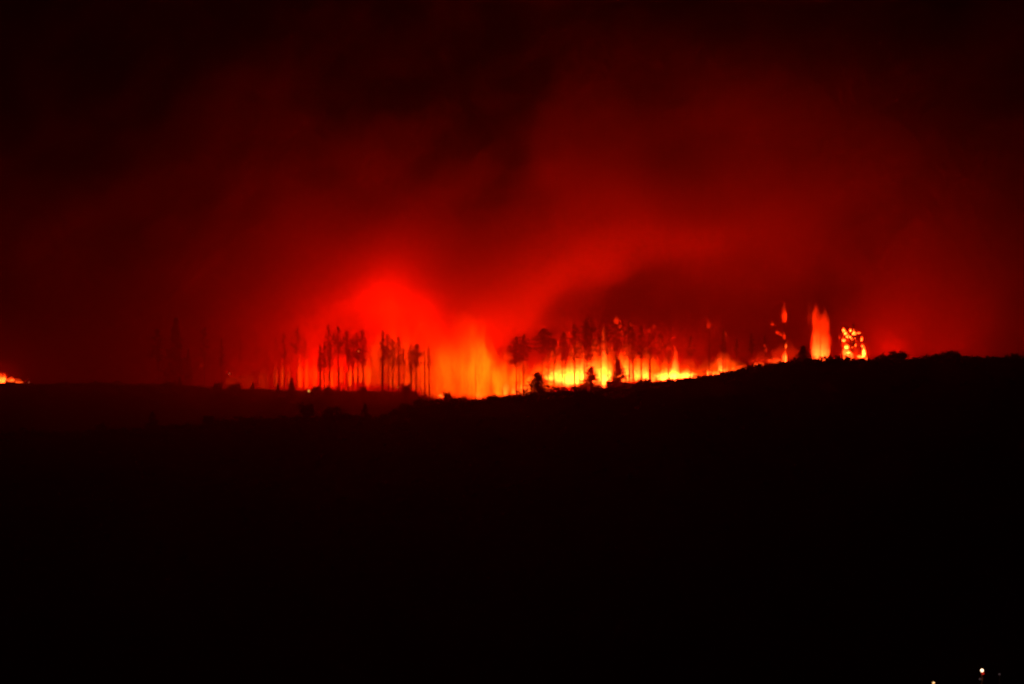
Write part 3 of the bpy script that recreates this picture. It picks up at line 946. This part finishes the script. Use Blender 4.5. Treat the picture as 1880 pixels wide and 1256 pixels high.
def build_smoke():
    ng = bpy.data.node_groups.new('smoke_density', 'GeometryNodeTree')
    ng.interface.new_socket('Geometry', in_out='INPUT', socket_type='NodeSocketGeometry')
    ng.interface.new_socket('Geometry', in_out='OUTPUT', socket_type='NodeSocketGeometry')
    N, L = ng.nodes, ng.links
    out = N.new('NodeGroupOutput')

    def math_(op, a, b=None, c=None, clamp=False):
        n = N.new('ShaderNodeMath'); n.operation = op; n.use_clamp = clamp
        for i, v in enumerate((a, b, c)):
            if v is None: continue
            if isinstance(v, (int, float)): n.inputs[i].default_value = v
            else: L.new(v, n.inputs[i])
        return n.outputs[0]

    def vmath(op, a, b=None, out_='Vector'):
        n = N.new('ShaderNodeVectorMath'); n.operation = op
        for i, v in enumerate((a, b)):
            if v is None: continue
            if isinstance(v, (tuple, Vector)): n.inputs[i].default_value = tuple(v)
            else: L.new(v, n.inputs[i])
        return n.outputs[out_]

    def noise(vec, scale, detail, color=False, dist=0.0):
        n = N.new('ShaderNodeTexNoise')
        L.new(vec, n.inputs['Vector'])
        n.inputs['Scale'].default_value = scale
        n.inputs['Detail'].default_value = detail
        n.inputs['Distortion'].default_value = dist
        return n.outputs['Color' if color else 'Fac']

    pos = N.new('GeometryNodeInputPosition').outputs[0]
    # the air rolls: bend space before anything is placed in it
    nz = noise(pos, 1 / 70., 3, True)
    warp = vmath('MULTIPLY', vmath('SUBTRACT', nz, (.5, .5, .5)), (70, 50, 60))
    p = vmath('ADD', pos, warp)
    sep = N.new('ShaderNodeSeparateXYZ'); L.new(pos, sep.inputs[0])
    X, Y, Z = sep.outputs
    n1 = noise(vmath('MULTIPLY', p, (1, 1, .8)), 1 / 60., 4)
    n1 = math_('MULTIPLY', math_('SUBTRACT', n1, .36, clamp=True), 5.0)
    # broad bank behind and over the fire, thinning upwards
    zf = math_('EXPONENT', math_('MULTIPLY', math_('MAXIMUM', math_('ADD', Z, 15.), 0.), -1 / 70.))
    yf = N.new('ShaderNodeMapRange'); yf.interpolation_type = 'SMOOTHSTEP'
    L.new(Y, yf.inputs['Value'])
    yf.inputs['From Min'].default_value = 915; yf.inputs['From Max'].default_value = 1000
    yf.inputs['To Min'].default_value = .06; yf.inputs['To Max'].default_value = 1.0
    nb = noise(vmath('MULTIPLY', p, (1, .5, .8)), 1 / 30., 3)
    nb = math_('MULTIPLY', math_('SUBTRACT', nb, .34, clamp=True), 6.0)
    n1 = math_('MULTIPLY', n1, nb)
    bank = math_('MULTIPLY', math_('MULTIPLY', math_('MULTIPLY', n1, zf), yf.outputs[0]), BANK)
    # thin haze over the ridge in front
    front = N.new('ShaderNodeMapRange'); front.interpolation_type = 'SMOOTHSTEP'
    L.new(Y, front.inputs['Value'])
    front.inputs['From Min'].default_value = 580; front.inputs['From Max'].default_value = 880
    front.inputs['To Min'].default_value = 0; front.inputs['To Max'].default_value = 1.0
    zl = math_('EXPONENT', math_('MULTIPLY', math_('MAXIMUM', math_('ADD', Z, 20.), 0.), -1 / 45.))
    low = math_('MULTIPLY', math_('MULTIPLY', front.outputs[0], zl), FRONT)
    tot = math_('ADD', bank, low)
    n2 = noise(p, 1 / 22., 5, False, .5)
    n2 = math_('MULTIPLY', math_('SUBTRACT', n2, .38, clamp=True), 7.0)
    bl = None
    for px, py, YY, sx, sy, sz, d in BILLOWS:
        c = W(px, py, YY)
        q = vmath('DIVIDE', vmath('SUBTRACT', p, c), (sx, sy, sz))
        r2 = vmath('DOT_PRODUCT', q, q, 'Value')
        e = math_('EXPONENT', math_('MULTIPLY', r2, -.5))
        bl = math_('MULTIPLY_ADD', e, d, bl) if bl is not None else math_('MULTIPLY', e, d)
    tot = math_('ADD', tot, math_('MULTIPLY', bl, n2))
    # rolling curtain of denser smoke drifting up to the right over the tree tops
    yc = math_('DIVIDE', math_('SUBTRACT', Y, 955.), 30.)
    yc = math_('EXPONENT', math_('MULTIPLY', math_('MULTIPLY', yc, yc), -1.))
    zc = N.new('ShaderNodeMapRange'); zc.interpolation_type = 'SMOOTHSTEP'
    L.new(Z, zc.inputs['Value'])
    zc.inputs['From Min'].default_value = 16; zc.inputs['From Max'].default_value = 40
    zt = math_('EXPONENT', math_('MULTIPLY', math_('MAXIMUM', Z, 0.), -1 / 90.))
    rot = N.new('ShaderNodeVectorRotate'); rot.rotation_type = 'Y_AXIS'
    L.new(p, rot.inputs['Vector']); rot.inputs['Angle'].default_value = math.radians(38)
    nc = noise(vmath('MULTIPLY', rot.outputs[0], (1.0, 1.0, 2.1)), 1 / 62., 5, False, .35)
    nf = noise(vmath('MULTIPLY', rot.outputs[0], (1.0, 1.0, 1.7)), 1 / 24., 5, False, .6)
    nc = math_('POWER', math_('MULTIPLY', math_('SUBTRACT', nc, .42, clamp=True), 5.0), 1.5)
    nc = math_('MULTIPLY', nc, math_('MULTIPLY', math_('SUBTRACT', nf, .36, clamp=True), 5.5))
    cur = math_('MULTIPLY', math_('MULTIPLY', math_('MULTIPLY', nc, yc), math_('MULTIPLY', zc.outputs[0], zt)), CURTAIN)
    tot = math_('ADD', tot, cur)
    # nothing at the walls of the grid
    edge = None
    for v, lo, hi, m in ((X, SMOKE_MIN[0], SMOKE_MAX[0], 60), (Y, SMOKE_MIN[1] - 40, SMOKE_MAX[1], 40), (Z, SMOKE_MIN[2] - 60, SMOKE_MAX[2], 60)):
        a = math_('MULTIPLY', math_('SUBTRACT', v, float(lo)), 1. / m, clamp=True)
        b = math_('MULTIPLY', math_('SUBTRACT', float(hi), v), 1. / m, clamp=True)
        ab = math_('MULTIPLY', a, b)
        edge = ab if edge is None else math_('MULTIPLY', edge, ab)
    tot = math_('MULTIPLY', math_('MAXIMUM', tot, 0.), edge)
    vc = N.new('GeometryNodeVolumeCube')
    L.new(tot, vc.inputs['Density'])
    vc.inputs['Min'].default_value = SMOKE_MIN
    vc.inputs['Max'].default_value = SMOKE_MAX
    vc.inputs['Resolution X'].default_value = 200
    vc.inputs['Resolution Y'].default_value = 118
    vc.inputs['Resolution Z'].default_value = 74
    sm = N.new('GeometryNodeSetMaterial')
    L.new(vc.outputs[0], sm.inputs['Geometry'])
    # smoke scatters red best; green and blue are soaked up on the way
    m = bpy.data.materials.new('wood_smoke')
    m.use_nodes = True
    n = m.node_tree.nodes; l = m.node_tree.links
    n.clear()
    mo = n.new('ShaderNodeOutputMaterial')
    at = n.new('ShaderNodeAttribute'); at.attribute_name = 'density'
    vsn = n.new('ShaderNodeVolumeScatter')
    vsn.inputs['Color'].default_value = (.88, .085, .02, 1)
    vsn.inputs['Anisotropy'].default_value = .1
    va = n.new('ShaderNodeVolumeAbsorption')
    va.inputs['Color'].default_value = (.97, .2, .0, 1)
    k = n.new('ShaderNodeMath'); k.operation = 'MULTIPLY'; k.inputs[1].default_value = 1.0
    l.new(at.outputs['Fac'], vsn.inputs['Density'])
    l.new(at.outputs['Fac'], k.inputs[0]); l.new(k.outputs[0], va.inputs['Density'])
    ad = n.new('ShaderNodeAddShader')
    l.new(vsn.outputs[0], ad.inputs[0]); l.new(va.outputs[0], ad.inputs[1])
    l.new(ad.outputs[0], mo.inputs['Volume'])
    m.cycles.volume_sampling = 'MULTIPLE_IMPORTANCE'
    sm.inputs['Material'].default_value = m
    L.new(sm.outputs[0], out.inputs[0])
    me = bpy.data.meshes.new('smoke')
    me.materials.append(m)
    o = mesh_obj('smoke', me)
    md = o.modifiers.new('smoke_density', 'NODES')
    md.node_group = ng
    tag(o, 'billowing smoke lit deep red by the fire, filling the night sky over the ridge', kind='stuff')


CURTAIN = .12
BANK = .0034
FRONT = .0075
build_smoke()


# ------------------------------------------------------------------ thin even haze in the night air
bm = bmesh.new()
bmesh.ops.create_cube(bm, size=1)
for v in bm.verts:
    v.co = Vector((v.co.x * 6200, v.co.y * 4100 + 1690, 272 if v.co.z > 0 else -140))
me = bpy.data.meshes.new('haze'); bm.to_mesh(me); bm.free()
m = bpy.data.materials.new('thin_haze'); m.use_nodes = True
n = m.node_tree.nodes; n.clear()
mo = n.new('ShaderNodeOutputMaterial'); pv = n.new('ShaderNodeVolumePrincipled')
pv.inputs['Density'].default_value = HAZE
pv.inputs['Color'].default_value = (.85, .16, .06, 1)
pv.inputs['Anisotropy'].default_value = .75
m.node_tree.links.new(pv.outputs[0], mo.inputs['Volume'])
m.cycles.volume_sampling = 'MULTIPLE_IMPORTANCE'
me.materials.append(m)
tag(mesh_obj('haze', me), 'thin smoky haze hanging in the night air over the valley', kind='stuff')
